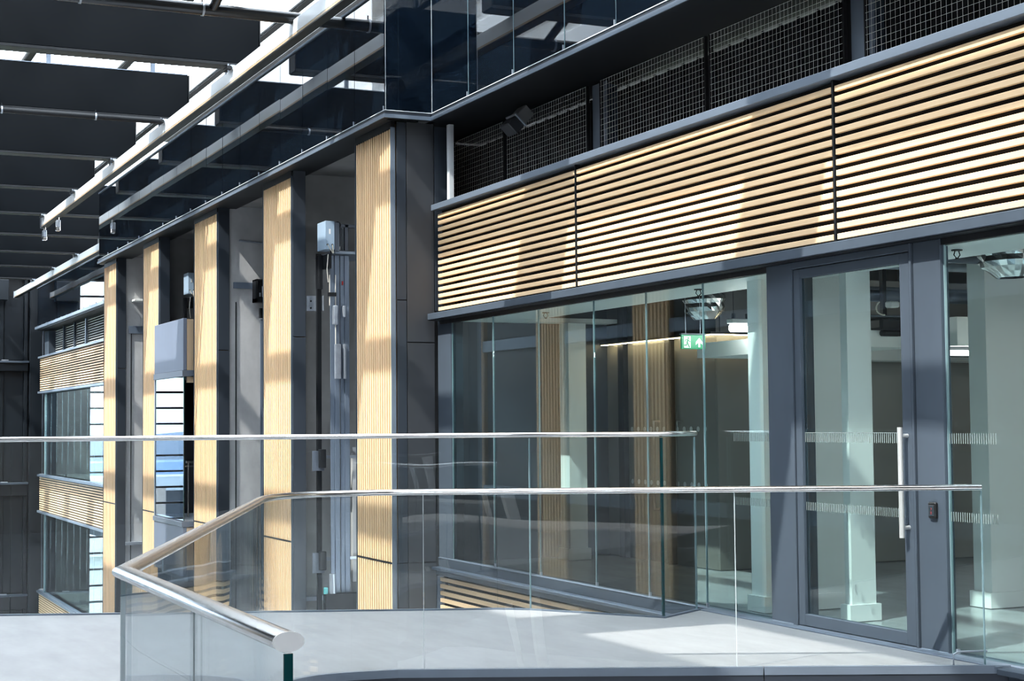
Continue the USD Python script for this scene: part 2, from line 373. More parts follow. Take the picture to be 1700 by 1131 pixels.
# card reader
cr = thing('card_reader', 'small black card reader with rounded case on the post right of the door', 'card reader', (-7.94, YG - .03, .83))
part(cr, 'case', cbox(-7.985, -7.915, YG - .055, YG - .03, .835, .935, .006), 'plastic_black')
part(cr, 'keypad', cbox(-7.975, -7.925, YG - .0575, YG - .055, .85, .915, .001), 'window_dark')
part(cr, 'symbol', join([box(-7.957, -7.945, YG - .0585, YG - .0575, z, z + .004) for z in (.862, .872)] + [tube([(-7.951, YG - .058, .885), (-7.947, YG - .058, .893), (-7.951, YG - .058, .90)], .0015, 6)]), 'red_paint', 'faint red mark')
# --- glazing right of the door
w2 = thing('window_2', None, None, kind='structure')
for a, b in ((-7.84, -6.72), (-6.70, -5.6), (-5.58, -4.2)):
    part(w2, 'glass_pane', box(a, b, YG, YG + .012, .0, 2.56), 'pane_glass')
part(w2, 'silicone_joint', box(-7.848, -7.838, YG - .003, YG + .013, 0, 2.56), 'glass_joint')
part(w2, 'glass_clip', box(-7.80, -7.785, YG - .012, YG + .01, .0, .04), 'galvanised')
part(w2, 'head_channel', box(-7.85, -1, YG - .02, YG + .05, 2.545, 2.585), 'black_metal')
# --- manifestation dashes on the glass
def dashes(x0, x1, z0, z1, y, label):
    ms = []
    n = int((x1 - x0) / .0205)
    for i in range(n):
        x = x0 + i * .0205
        ms.append(box(x, x + .007, y - .0012, y - .0004, z0, z1))
    solo('glass_marking', join(ms), 'frit', label, 'glass marking', kind='stuff')
for z0, z1, hh in ((1.302, 1.366, 'upper'), (.822, .880, 'lower')):
    dashes(-9.34, -8.245, z0, z1, YG - .010, f'{hh} row of fine pale dashes printed on the door glass')
    dashes(-10.28, -9.78, z0, z1, YG, f'{hh} row of fine pale dashes on the pane left of the door')
    dashes(-7.83, -7.38, z0, z1, YG, f'{hh} row of fine pale dashes on the pane right of the door')
solo('glass_marking', box(-9.34, -8.245, YG - .012, YG - .010, 1.366, 1.371), 'frit', 'thin pale line above the dashes across the door glass', 'glass marking')

# ================================================================ mesh screens above the slats
YM = 7.20
def mesh_screen(x0, x1, label):
    t = thing('mesh_screen', label, 'mesh screen', (x0, YM, 3.87))
    r = .0014; pitch = .054; v = []
    for z in np.arange(3.885, 4.75, pitch): v.append(box(x0, x1, YM - r, YM + r, z - r, z + r))
    for x in np.arange(x0 + .012, x1, pitch): v.append(box(x - r, x + r, YM + r, YM + 2.5 * r, 3.868, 4.755))
    part(t, 'wires', join(v), 'wire', 'pale welded square wire mesh', kind='stuff')
    part(t, 'edge_bar', box(x0 - .02, x0, YM, YM + .03, 3.868, 4.755), 'deep_black'); part(t, 'edge_bar', box(x1, x1 + .02, YM, YM + .03, 3.868, 4.755), 'deep_black')
for x0, x1, l in ((-17.06, -15.66, 'wire mesh screen at the dark inner corner, left of the black bar'), (-15.56, -13.70, 'wire mesh screen in front of the tilted floodlight'), (-13.40, -11.52, 'wire mesh screen right of the first blue-grey post'),
                  (-11.42, -9.58, 'wire mesh screen left of the second blue-grey post'), (-9.30, -7.4, 'wire mesh screen right of the second blue-grey post'), (-7.3, -5.0, 'wire mesh screen at the top right corner')):
    mesh_screen(x0, x1, l)
for x0, x1, l in ((-13.66, -13.38, 'blue-grey steel post behind the wire mesh, left of centre'), (-9.54, -9.27, 'blue-grey steel post behind the wire mesh, upper right')):
    t = thing('steel_post', l, 'post', (x0, 7.25, 3.87))
    part(t, 'flange', cbox(x0, x1, 7.25, 7.27, 3.868, 4.755, .003), 'trim_metal'); part(t, 'web', box((x0 + x1) / 2 - .006, (x0 + x1) / 2 + .006, 7.27, 7.45, 3.868, 4.755), 'anthracite')
struct('trim_8', cbox(-16.06, -15.995, 6.70, 6.76, 3.865, 4.75, .004), 'wall_pale')
struct('trim_9', join([box(x, x + .03, 7.56, 7.58, 3.868, 4.755) for x in np.arange(-16.9, -5, .26)]), 'black_metal')
struct('floor_001', box(-17.2, 2, 6.77, 7.6, 3.80, 3.862), 'deep_black')
fld = thing('floodlight', 'grey box floodlight tilted on a bracket in front of the wire mesh', 'floodlight', (-14.85, 7.0, 4.6))
def tilt(m, c, ang):
    m.apply_transform(trimesh.transformations.rotation_matrix(ang, [1, 0, 0], c)); return m
cc = (-14.85, 6.99, 4.60)
part(fld, 'housing', tilt(cbox(-14.95, -14.75, 6.99, 7.15, 4.53, 4.67, .01), cc, .8), 'concrete_dark')
part(fld, 'front_lens', tilt(cbox(-14.96, -14.74, 6.84, 6.97, 4.525, 4.675, .012), cc, .8), 'anthracite_panel')
part(fld, 'bracket', tilt(cbox(-14.97, -14.73, 6.97, 6.99, 4.52, 4.69, .003), cc, .8), 'galvanised')
part(fld, 'hanger', tube([(-14.85, 7.06, 4.62), (-14.85, 7.06, 4.76)], .015, 8), 'black_metal')

# ================================================================ end return of the lift bank (faces the viewer)
XR = -16.2
er = thing('dark_cladding', 'tall anthracite clad return with fine panel joints beside the nearest timber column', 'cladding', (XR, 6.35, -6))
for y0, y1, zs in ((6.166, 6.272, [-6, -3.9, -.05, 2.81, 4.78]), (6.280, 6.600, [-6, -3.9, -.05, 2.348, 4.78])):
    for a, b in zip(zs[:-1], zs[1:]):
        part(er, 'panel', cbox(XR - .013, XR, y0, y1, a + .005, b - .005, .003), 'anthracite_panel' if y0 > 6.2 else 'jamb_shaded')
part(er, 'corner_panel', cbox(XR - .013, XR - .002, 6.608, 6.80, 2.70, 4.75, .003), 'jamb_shaded')
part(er, 'backing', box(XR - .028, XR - .015, 6.166, 6.80, -6, 4.75), 'deep_black')
part(er, 'foot_panel', cbox(XR - .013, XR + .01, 6.608, 6.66, -6, -.2, .003), 'anthracite')

# ================================================================ timber columns and lift shafts
YC = 6.11
COLS = [(-17.40, -16.238), (-21.25, -19.94), (-25.21, -23.77), (-29.09, -27.79), (-32.87, -31.61)]
names = ['nearest', 'second', 'third', 'fourth', 'farthest']
for k, (a, b) in enumerate(COLS):
    t = thing('timber_column', f'{names[k]} tall timber-battened column of the lift bank', 'column', ((a + b) / 2, YC, -8.2))
    part(t, 'core', box(a + .01, b - .03, YC + .044, YC + .19, -8.2, 4.76), 'batten_core')
    part(t, 'head_band', box(a, b, YC - .002, YC + .045, 4.70, 4.784), 'black_metal')
    part(t, 'joint_band', join(box(a, b, YC + .001, YC + .1, -.062, -.045), box(a, b, YC + .001, YC + .1, -4.062, -4.045)), 'black_metal')
    part(t, 'edge_profile', cbox(a - .014, a, YC - .004, YC + .2, -8.2, 4.72, .003), 'anthracite')
    part(t, 'edge_profile', cbox(b - .012, b + .006, YC - .004, YC + .05, -8.2, 4.72, .003), 'trim_metal' if k == 0 else 'anthracite')
    n = 16; p = (b - a - .014) / n
    for i in range(n):
        x = a + i * p
        for z0, z1 in ((-8.2, -.064), (-.043, 4.70)):
            part(t, 'batten', cbox(x + p * .27, x + p * .73, YC, YC + .048, z0, z1, .004), 'timber_batten')
    if k:
        for z0, z1 in ((-8.2, -3.0), (-2.99, 2.6), (2.612, 4.79)):
            part(t, 'jamb_panel', cbox(b + .002, b + .02, YC + .02, 6.30, z0, z1, .003), 'jamb_shaded')
struct('ceiling_001', join(box(-33.0, -16.2, 6.04, 6.42, 4.785, 4.82), box(-17.2, 2, 6.59, 7.6, 4.785, 4.82)), 'black_metal')
struct('ceiling_002', box(-33.0, -16.2, 6.42, 9.3, 4.82, 4.9), 'concrete_dark')
# shaft walls: one concrete cross wall behind each column, and the back wall
for k, (a, b) in enumerate(COLS[1:], 1):
    struct('wall_shaft', box(a + .12, b - (.42 if k in (1, 3) else .035), 6.31, 9.2, -9, 4.83), 'concrete_dark' if k in (1, 3) else 'concrete')  # darker concrete in the recessed bays stands in for their shade
struct('wall_back', box(-33.0, -16.3, 9.2, 9.4, -9, 4.83), 'concrete_dark')
# concrete joints and blue steel in each shaft
for k, (a, b) in enumerate(COLS[1:], 1):
    xw = b - (.42 if k in (1, 3) else .035); nm = names[k]
    if k in (1, 2):
        dy = .16 if k == 2 else 0.0; xg = xw + (.385 if k == 1 else 0.0)
        solo('guide_rail', join(cbox(xg + .30, xg + .345, 6.60 + dy, 6.665 + dy, -9, 3.66 if k == 1 else 3.07, .003), cbox(xg + .315, xg + .330, 6.545 + dy, 6.60 + dy, -9, 3.66 if k == 1 else 3.07, .003)), 'rail_blue', f'left blue-grey steel guide rail in the shaft beside the {nm} column', 'guide rail')
        solo('guide_rail', join(cbox(xg + .30, xg + .345, 6.735 + dy, 6.80 + dy, -9, 3.66 if k == 1 else 3.07, .003), cbox(xg + .315, xg + .330, 6.68 + dy, 6.735 + dy, -9, 3.66 if k == 1 else 3.07, .003)), 'rail_blue', f'right blue-grey steel guide rail in the shaft beside the {nm} column', 'guide rail')
    solo('wall_channel', cbox(xw + .001, xw + .02, 6.405, 6.42, -9, 3.35, .003), 'black_metal', f'thin black cable channel up the shaft wall beside the {nm} column', 'cable channel')
    solo('ledge_beam', cbox(xw + .001, xw + .11, 6.30, 7.9, -.86, -.80, .003), 'galvanised', f'pale horizontal steel ledge across the shaft beside the {nm} column', 'ledge')
# --- machine in the nearest shaft
def machine(x, y, z, label):
    t = thing('lift_machine', label, 'lift machine', (x, y, z))
    part(t, 'drive_cabinet', cbox(x - .33, x, y, y + .13, z, z + .37, .006), 'machine_blue')
    part(t, 'label_plate', box(x, x + .002, y + .05, y + .075, z + .20, z + .265), 'paper_label', 'white label')
    part(t, 'cable_gland', join(tube([(x, y + .03, z + .06), (x + .012, y + .03, z + .06)], .012, 10), tube([(x, y + .095, z + .06), (x + .012, y + .095, z + .06)], .012, 10)), 'plastic_black')
    part(t, 'side_plate', cbox(x - .10, x - .02, y + .135, y + .20, z - .03, z + .36, .003), 'machine_grey')
    fr = part(t, 'cage', join([box(x - .4, x - .38, y + .2 + i * .019, y + .206 + i * .019, z + .03, z + .33) for i in range(13)] + [cbox(x - .41, x - .36, y + .2, y + .235, z, z + .38, .003), cbox(x - .41, x - .36, y + .39, y + .44, z, z + .38, .003), cbox(x - .41, x - .36, y + .2, y + .7, z - .01, z + .035, .003), cbox(x - .41, x - .36, y + .18, y + .7, z + .34, z + .385, .003)]), 'machine_grey')
    part(t, 'support_beam', cbox(x - .85, x - .02, y + .14, y + .75, z - .05, z - .015, .003), 'trim_metal')
    part(t, 'cage_plate', box(x - .37, x - .365, y + .27, y + .33, z + .045, z + .085), 'paper_label')
    part(t, 'pulley', tube([(x - .12, y + .19, z + .33), (x - .06, y + .19, z + .33)], .045, 16), 'black_metal', smooth=40)
    part(t, 'cable', tube([(x + .014, y + .03, z + .06), (x + .03, y + .06, z - .0), (x + .02, y + .1, z - .05), (x + .014, y + .095, z + .06)], .006, 6), 'cable_pale', 'loose pale cable')
    return t
m1 = machine(-19.50, 6.43, 3.72, 'blue-grey lift machine with drive cabinet and cage, high in the nearest shaft')
for x, y, z, l in ((-19.50, 6.43, 3.72, 'black sheave bracket hanging below the lift machine in the nearest shaft'), (-27.35, 6.52, 3.76, 'black hanging bracket and cables between the lift machine and the lift car')):
    t = thing('sheave_bracket', l, 'bracket', (x, y, z - .5))
    part(t, 'block', cbox(x - .25, x - .06, y + .04, y + .105, z - .24, z - .055, .004), 'black_metal'); part(t, 'arm', cbox(x - .28, x - .21, y - .02, y + .035, z - .5, z - .055, .004), 'black_metal')
    part(t, 'cable', tube([(x - .03, y + .05, z - .06), (x - .02, y + .03, z - .25), (x - .06, y + .06, z - .42)], .007, 6), 'cable_pale')
dup(m1, (-27.35, 6.52, 3.76), 'blue-grey lift machine above the glass lift car')
xw = COLS[1][1] - .035
rb = thing('rail_bracket', 'galvanised bracket plate with dark rail in the nearest shaft', 'bracket', (xw, 6.4, 2.9))
part(rb, 'plate', cbox(xw + .002, xw + .02, 6.32, 6.53, 2.95, 3.15, .003), 'galvanised')
part(rb, 'flange', cbox(xw + .02, xw + .12, 6.515, 6.53, 2.95, 3.15, .003), 'galvanised')
part(rb, 'bolt', join([tube([(xw + .02, y, z), (xw + .032, y, z)], .012, 8) for y in (6.38, 6.46) for z in (2.99, 3.08)]), 'black_metal')
solo('guide_rail', cbox(xw + .05, xw + .10, 6.44, 6.50, -9, 3.70, .003), 'black_metal', 'dark thin guide rail left of the blue rails in the nearest shaft', 'guide rail')
cw = thing('counterweight', 'steel counterweight frame with rope ends between the blue rails in the nearest shaft', 'counterweight', (xw + .4, 6.7, 2.3))
part(cw, 'frame', join(cbox(xw + .36, xw + .42, 6.585, 6.66, 2.05, 2.5, .004), cbox(xw + .36, xw + .42, 6.70, 6.73, 2.05, 2.5, .004)), 'galvanised')
part(cw, 'pulley_block', join(cbox(xw + .35, xw + .43, 6.56, 6.62, 2.75, 3.0, .01), cbox(xw + .36, xw + .42, 6.69, 6.73, 2.85, 3.0, .01)), 'galvanised')
part(cw, 'rope', join(tube([(xw + .38, 6.52, 3.0), (xw + .38, 6.52, 3.4)], .006, 6), tube([(xw + .38, 6.60, 2.4), (xw + .38, 6.60, 3.4)], .006, 6)), 'cable_pale')
part(cw, 'dark_plate', cbox(xw + .36, xw + .42, 6.50, 6.60, 3.12, 3.17, .003), 'black_metal')
part(cw, 'red_clip', cbox(xw + .37, xw + .40, 6.685, 6.70, 3.27, 3.32, .002), 'red_paint')
br = thing('shaft_bracket', 'steel cross bracket with bolts in the nearest shaft, just below the far handrail', 'bracket', (xw, 6.6, .9))
part(br, 'plate', cbox(xw + .12, xw + .14, 6.36, 6.52, .86, 1.12, .003), 'machine_grey')
part(br, 'arm', cbox(xw + .15, xw + .17, 6.52, 7.05, 1.02, 1.06, .003), 'galvanised')
part(br, 'end_block', cbox(xw + .12, xw + .22, 6.44, 6.52, .90, 1.14, .005), 'black_metal')
br2 = dup(br, (xw, 6.6, -.42), 'steel cross bracket with bolts in the nearest shaft, seen low through the near glass')
solo('bolted_plate', cbox(xw + .02, xw + .1, 6.92, 7.05, -.6, 1.16, .004), 'concrete', 'pale bolted panel at the right of the nearest shaft', 'panel')
bf = thing('buffer', 'lift buffer with teal box and grey spring low in the nearest shaft', 'buffer', (xw + .5, 6.6, -2.2))
part(bf, 'teal_box', cbox(xw + .4, xw + .46, 6.42, 6.46, -.82, -.62, .004), 'teal_paint'); part(bf, 'spring', tube([(xw + .44, 6.53, -.75), (xw + .44, 6.53, -.45)], .045, 12), 'galvanised', smooth=40)
part(bf, 'base', cbox(xw + .38, xw + .5, 6.42, 6.95, -.98, -.70, .004), 'black_metal')
# --- second shaft
xw = COLS[2][1] - .035
sb = thing('switch_box', 'black open switch box on a blue bracket in the second shaft', 'switch box', (xw, 6.6, 3.3))
part(sb, 'bracket_plate', cbox(xw + .01, xw + .03, 6.37, 6.68, 3.56, 3.655, .003), 'rail_blue')
bx = part(sb, 'box', join(cbox(xw + .25, xw + .28, 6.66, 6.86, 3.34, 3.69, .003), cbox(xw + .05, xw + .3, 6.66, 6.68, 3.34, 3.69, .003), cbox(xw + .05, xw + .3, 6.66, 6.86, 3.665, 3.69, .003), cbox(xw + .05, xw + .3, 6.66, 6.86, 3.34, 3.40, .003)), 'black_metal')
part(sb, 'terminal', join([cbox(xw + .285, xw + .30, 6.70 + i * .045, 6.725 + i * .045, 3.42, 3.48 + .1 * (i % 2), .003) for i in range(3)]), 'galvanised')
part(sb, 'sensor', join(cbox(xw + .30, xw + .36, 6.69, 6.745, 3.09, 3.24, .004), cbox(xw + .30, xw + .36, 6.77, 6.825, 3.09, 3.24, .004)), 'black_metal')
solo('pipe_strut', tube([(xw + .018, 6.46, 4.30), (xw + .018, 6.9, 4.27)], .016, 10), 'galvanised', 'thin steel tube near the top of the second shaft', 'tube', smooth=40)
# --- farthest shaft
xw = COLS[4][1] - .035
sh = thing('steel_shelf', 'white flat steel shelf and blue bracket high in the farthest shaft', 'shelf', (xw, 6.5, 3.9))
part(sh, 'shelf_plate', cbox(xw + .002, xw + .3, 6.42, 6.75, 3.93, 3.97, .003), 'white_paint'); part(sh, 'bracket', cbox(xw + .002, xw + .04, 6.36, 6.75, 3.30, 3.45, .003), 'rail_blue')

# --- lift car
XA, XB, YL = -27.60, -25.46, 5.995
lc = thing('lift_car', 'glass-fronted lift car with pale metallic panels, stopped between the third and fourth columns', 'lift car', ((XA + XB) / 2, YL, -1.5))
part(lc, 'top_panel', cbox(XA, XB, YL, YL + .06, 2.36, 3.205, .006), 'car_panel', 'pale metallic panel above the glass')
part(lc, 'head_ledge', cbox(XA, XB + .01, YL - .015, YL + 1.3, 2.26, 2.36, .004), 'machine_grey')
part(lc, 'side_panel', cbox(XB - .05, XB, YL + .06, YL + .17, 2.36, 3.19, .004), 'car_copper', 'copper toned side strip')
part(lc, 'side_lower_strip', cbox(XB - .10, XB - .03, YL + .07, YL + .5, 2.16, 2.26, .004), 'car_copper')
part(lc, 'front_glass', box(XA + .05, XB - .02, YL + .01, YL + .022, -.06, 2.26), 'car_glass', 'reflective glass front')
part(lc, 'glass_edge', box(XB - .022, XB - .008, YL + .008, YL + .024, -.06, 2.26), 'glass_edge', 'teal glass edge')
part(lc, 'edge_frame', cbox(XA, XA + .06, YL, YL + .05, -.1, 2.3, .004), 'trim_metal')
part(lc, 'cabin', join(box(XA + .03, XA + .08, YL + .05, YL + 1.4, -.1, 3.15), box(XA + .03, XB - .12, YL + 1.35, YL + 1.4, -.1, 3.15), box(XA + .03, XB - .12, YL + .08, YL + 1.4, 2.9, 3.12), box(XB - .12, XB - .09, YL + .2, YL + 1.4, -.1, 3.1)), 'black_metal')
part(lc, 'handrail', tube([(XB - .07, YL + .06, .88), (XB - .07, YL + 1.2, .88)], .02, 10), 'steel', smooth=40)
part(lc, 'rail_post', join(tube([(XB - .07, YL + .10, .0), (XB - .07, YL + .10, .88)], .016, 10), cbox(XB - .08, XB - .06, YL + .05, YL + .6, .80, .82, .002)), 'steel', smooth=40)
part(lc, 'sill_ledge', cbox(XA - .01, XB + .01, YL - .02, YL + 1.3, -.16, -.08, .004), 'machine_grey')
part(lc, 'floor_plate', box(XA + .05, XB - .05, YL + .03, YL + 1.35, -.08, -.05), 'concrete')
part(lc, 'bottom_panel', cbox(XA, XB, YL, YL + .06, -.95, -.16, .006), 'car_panel', 'pale metallic panel below the glass')
part(lc, 'bottom_side_panel', cbox(XB - .05, XB, YL + .06, YL + .17, -.85, -.17, .004), 'car_copper')
part(lc, 'underframe', cbox(XA + .2, XB - .1, YL + .1, YL + 1.2, -1.05, -.85, .006), 'black_metal')

# ================================================================ black glass balustrade of the upper floor
def black_run(name, label, pts_a, pts_b, seams, z0, z1, axis, sgn=1, cap=True):
    """panes of black glass between seam positions along x (axis 0) or y (axis 1); tiny set-out errors of each pane"""
    t = thing(name, label, 'glass balustrade')
    for a, b in zip(seams[:-1], seams[1:]):
        if axis == 0: m = box(a + .004, b - .004, pts_a, pts_a + .02, z0, z1)
        else: m = box(pts_a - .02, pts_a, a + .004, b - .004, z0, z1)
        c = m.bounds.mean(0)
        m.apply_transform(trimesh.transformations.rotation_matrix(math.radians(float(rng.normal(0, .11))), [0, 0, 1], c))
        m.apply_transform(trimesh.transformations.rotation_matrix(math.radians(float(rng.normal(0, .05))), [1, 0, 0], c))
        part(t, 'black_pane', m, 'black_glass')
        e = b
        if axis == 0:
            part(t, 'glass_clip', box(e - .028, e - .016, pts_a - .012, pts_a, z0 + .0, z0 + .05), 'galvanised')
    return t
ZB, ZT = 4.865, 6.20
Sx = [-16.076 - .98 * i for i in range(18)][::-1]; Sx[0] = -32.75
bs = black_run('black_glass_balustrade', 'long black glass balustrade above the timber columns, reflecting the roof', 5.98, None, Sx, ZB, ZT, 0)
part(bs, 'cap_rail', cbox(-32.75, -16.08, 5.96, 6.02, ZT, ZT + .035, .006), 'anthracite', 'slim metal cap rail')
part(bs, 'inner_rail', tube([(-32.7, 6.10, ZT - .12), (-16.1, 6.10, ZT - .12)], .02, 10), 'steel', smooth=40)
bj = black_run('black_glass_balustrade', 'short black glass return at the corner above the dark cladding', -16.05, None, [5.985, 6.525], ZB, 7.2, 1)
Rx = [-16.05, -15.04, -13.92, -12.82, -11.84, -10.8, -9.8, -8.8, -7.8, -6.8]
brr = black_run('black_glass_balustrade', 'black glass balustrade above the wire mesh, upper right', 6.525, None, Rx, ZB, 7.2, 0)
for x in Rx[1:-1]: part(brr, 'pane_joint', box(x - .0014, x + .0014, 6.521, 6.53, ZB, 7.2), 'glass_joint')
part(bj, 'pane_joint', box(-16.0525, -16.0485, 6.5215, 6.5255, ZB, 7.2), 'glass_hairline'); part(bj, 'pane_joint', box(-16.0525, -16.0485, 5.980, 5.984, ZB, 7.2), 'glass_hairline')
Tp = [(-32.80, 5.975), (-16.045, 5.975), (-16.045, 6.52), (-1, 6.52)]
struct('trim_10', ribbon(Tp, -.03, .012, ZB - .008, ZB), 'wall_pale')
struct('trim_11', ribbon(Tp, -.02, .004, ZB - .045, ZB - .008), 'fascia_dark')
struct('trim_12', ribbon(Tp, .008, .022, ZB - .087, ZB - .045), 'trim_metal')
struct('trim_17', ribbon(Tp, -.06, .008, ZB - .085, ZB - .047), 'black_metal')
# upper floor behind it
struct('floor_002', join(box(-33, -16.1, 6.05, 9.4, 4.90, 5.0), box(-16.1, 2, 6.6, 9.4, 4.90, 5.0)), 'concrete_dark')
struct('wall_upper', box(-33.2, 2, 7.75, 7.9, 4.95, 7.5), 'wall_grey')
struct('wall_bank_end', box(-33.0, -32.9, 6.15, 9.4, -9, 4.8), 'anthracite')
struct('wall_bank_end_001', box(-33.2, -33.1, 6.15, 8.4, 4.87, 6.25), 'black_glass')

# ================================================================ roof: fins, purlins, beams, glass
FX = [-20.12 - 3.95 * i for i in [-1, -2, -3, -4, -5] + list(range(9))]
def fin(x, yr, label):
    t = thing('roof_fin', label, 'roof fin', (x, .4, 6.15))
    part(t, 'blade', cbox(x - .25, x, -5.0, yr, 6.19, 6.86, .006), 'fin_dark')
    part(t, 'bottom_flange', cbox(x - .27, x + .0, -5.0, yr + .005, 6.15, 6.19, .004), 'black_metal')
    part(t, 'gutter_plate', cbox(x - .86, x - .25, -5.0, yr, 6.80, 6.86, .004), 'fin_dark')  # unseen plate added to widen the shadow band of the fin
    part(t, 'light_edge', box(x - .03, x + .003, -5.0, yr, 6.86, 6.872), 'trim_metal')
    for y in (.70, 2.17, 3.66, 5.22): part(t, 'stub_post', cbox(x - .16, x - .10, y - .03, y + .03, 6.86, 7.17, .003), 'rail_blue')
    part(t, 'end_plate', cbox(x - .27, x + .01, yr + .005, yr + .02, 6.16, 6.86, .003), 'black_metal')
    return t
proto = {}
vis = 0
for x in FX[::1]:
    far = x < -35
    yr = 7.95 if far else 5.73
    if x < -19: vis += 1
    lbl = f'dark deep roof fin spanning the atrium, {ORD[vis - 1]} from the viewer' if x < -19 else f'dark deep roof fin above the viewer, {ORD[FX.index(x)]} overhead counting away from the view'
    if far not in proto: proto[far] = fin(x, yr, lbl)
    else: dup(proto[far], (x, .4, 6.15), lbl)
for k, (y, l) in enumerate(((-.95, 'outermost'), (.55, 'second'), (2.03, 'third'), (3.51, 'fourth'), (4.99, 'fifth'), (6.47, 'sixth'))):
    p = thing('roof_purlin', f'pale grey rooflight glazing bar running the length of the atrium, {l} from the solid roof', 'glazing bar', (-25, y, 7.3))
    part(p, 'bar', cbox(-56.8, -3.2, y - .06, y + .06, 7.20, 7.46, .004), 'beam_paint')
    part(p, 'dark_soffit', box(-56.8, -3.2, y - .03, y + .07, 7.17, 7.20), 'black_metal')
rg = thing('roof_glazing', None, None, kind='structure')
for x in [q for q in FX if q < -3]:
    part(rg, 'glass_pane', box(x - 3.9, x, -1.2, 7.4, 7.47, 7.49), 'roof_glass')
# steel track beams under the fins
def beam(x0, x1, y, label):
    t = thing('track_beam', label, 'beam', ((x0 + x1) / 2, y, 6.0))
    part(t, 'web', cbox(x0, x1, y, y + .10, 5.945, 6.11, .004), 'beam_paint')
    part(t, 'bottom_flange', cbox(x0, x1, y - .004, y + .12, 5.895, 5.915, .003), 'black_metal')
    part(t, 'lower_lip', cbox(x0, x1, y + .0, y + .11, 5.915, 5.945, .003), 'car_copper')
    part(t, 'end_plate', cbox(x0 - .02, x0, y - .02, y + .12, 5.89, 6.12, .003), 'galvanised')
    return t
beam(-36.3, -6, 5.36, 'long pale grey steel track beam hanging under the fins in front of the black glass')
beam(-56.2, -37.2, 7.42, 'far pale grey steel track beam at the end of the atrium')
pc = thing('beam_clamp', 'steel clamp fixing the track beam under the first visible fin', 'clamp', (FX[5], 5.36, 6.11), 'clamps along the track beams')
x = FX[5]
part(pc, 'plate', cbox(x - .14, x + .10, 5.28, 5.34, 6.08, 6.125, .004), 'black_metal'); part(pc, 'saddle', cbox(x - .06, x + .06, 5.33, 5.40, 6.112, 6.15, .004), 'galvanised')
part(pc, 'bolt', join([tube([(x - .09 + i * .13, 5.31, 6.05), (x - .09 + i * .13, 5.31, 6.16)], .012, 8) for i in range(2)]), 'galvanised')
for i, x in enumerate(FX[6:]):
    far = x < -36.4
    dup(pc, (x, 7.42 if far else 5.36, 6.11), f'steel clamp fixing the {"far" if far else "near"} track beam under the {ORD[i + 1]} visible fin')
h1 = thing('hanging_clamp', 'grey swivel clamp hanging at the very end of the near track beam', 'clamp', (-36.15, 5.4, 5.89), 'hanging swivel clamps')
x = -36.15
part(h1, 'jaw', join(cbox(x - .09, x + .09, 5.37, 5.45, 5.78, 5.83, .01), cbox(x - .10, x - .04, 5.37, 5.45, 5.70, 5.80, .01), cbox(x + .05, x + .10, 5.37, 5.45, 5.68, 5.80, .01)), 'galvanised')
part(h1, 'swivel', join(tube([(x, 5.41, 5.82), (x, 5.41, 5.895)], .03, 10), cbox(x - .06, x + .05, 5.36, 5.46, 5.60, 5.70, .015), tube([(x - .08, 5.41, 5.66), (x + .09, 5.41, 5.63)], .025, 8)), 'steel')
dup(h1, (-34.3, 5.4, 5.89), 'grey swivel clamp hanging a little in from the end of the near track beam')
# sprinkler pipes along the fins
def pipe(x, z, r, y0, y1, label):
    t = thing('ceiling_pipe', label, 'pipe', (x, (y0 + y1) / 2, z))
    part(t, 'pipe', tube([(x, y0, z), (x, y1, z)], r, 16), 'black_metal' if r < .05 else 'fin_gloss', smooth=40)
    for y in np.arange(y0 + .57, y1, 1.35):
        part(t, 'clip', tube([(x, y - .012, z), (x, y + .012, z)], r + .012, 12), 'galvanised', smooth=40)
        part(t, 'hanger', tube([(x - .02, y, z + r), (x - .02, y, z + r + .06)], .008, 6), 'black_metal')
P('fin_gloss', (.03, .033, .037), .16, .6)
pipe(-17.45, 6.14, .07, -3, 6.8, 'glossy dark pipe crossing the top left corner, below the roof')
pipe(-23.98, 6.10, .045, -3, 5.3, 'thin black pipe under the second fin with small clips')
pipe(-16.6, 6.5, .05, -3, 6.4, 'dark service pipe above the glossy pipe')
solo('pipe_branch', tube([(-17.45, 4.43, 6.15), (-16.4, 4.46, 6.5), (-15.5, 4.5, 6.7)], .055, 12), 'fin_gloss', 'dark branch pipe rising from the glossy pipe at the top', 'pipe', smooth=40)
# solid roof left of the rooflight, roof edge right, upstands
struct('wall_wing', box(-75, 3, -16, -15, 7, 25), 'wall_taupe')  # unseen wall added to cut low sky light off the facade
struct('ceiling_003', box(-57, 5.2, -12, -1.05, 7.0, 7.3), 'fin_dark')
struct('ceiling_010', box(-3.2, 13.2, -1.0, 7.4, 7.0, 7.3), 'fin_dark')
struct('ceiling_004', join(box(-33.2, 8, 7.4, 14, 7.45, 7.7), box(-57, -33.2, 7.9, 14, 7.2, 7.6)), 'wall_grey')
struct('ceiling_005', box(-16, 8, 6.6, 7.74, 7.22, 7.3), 'wall_grey')

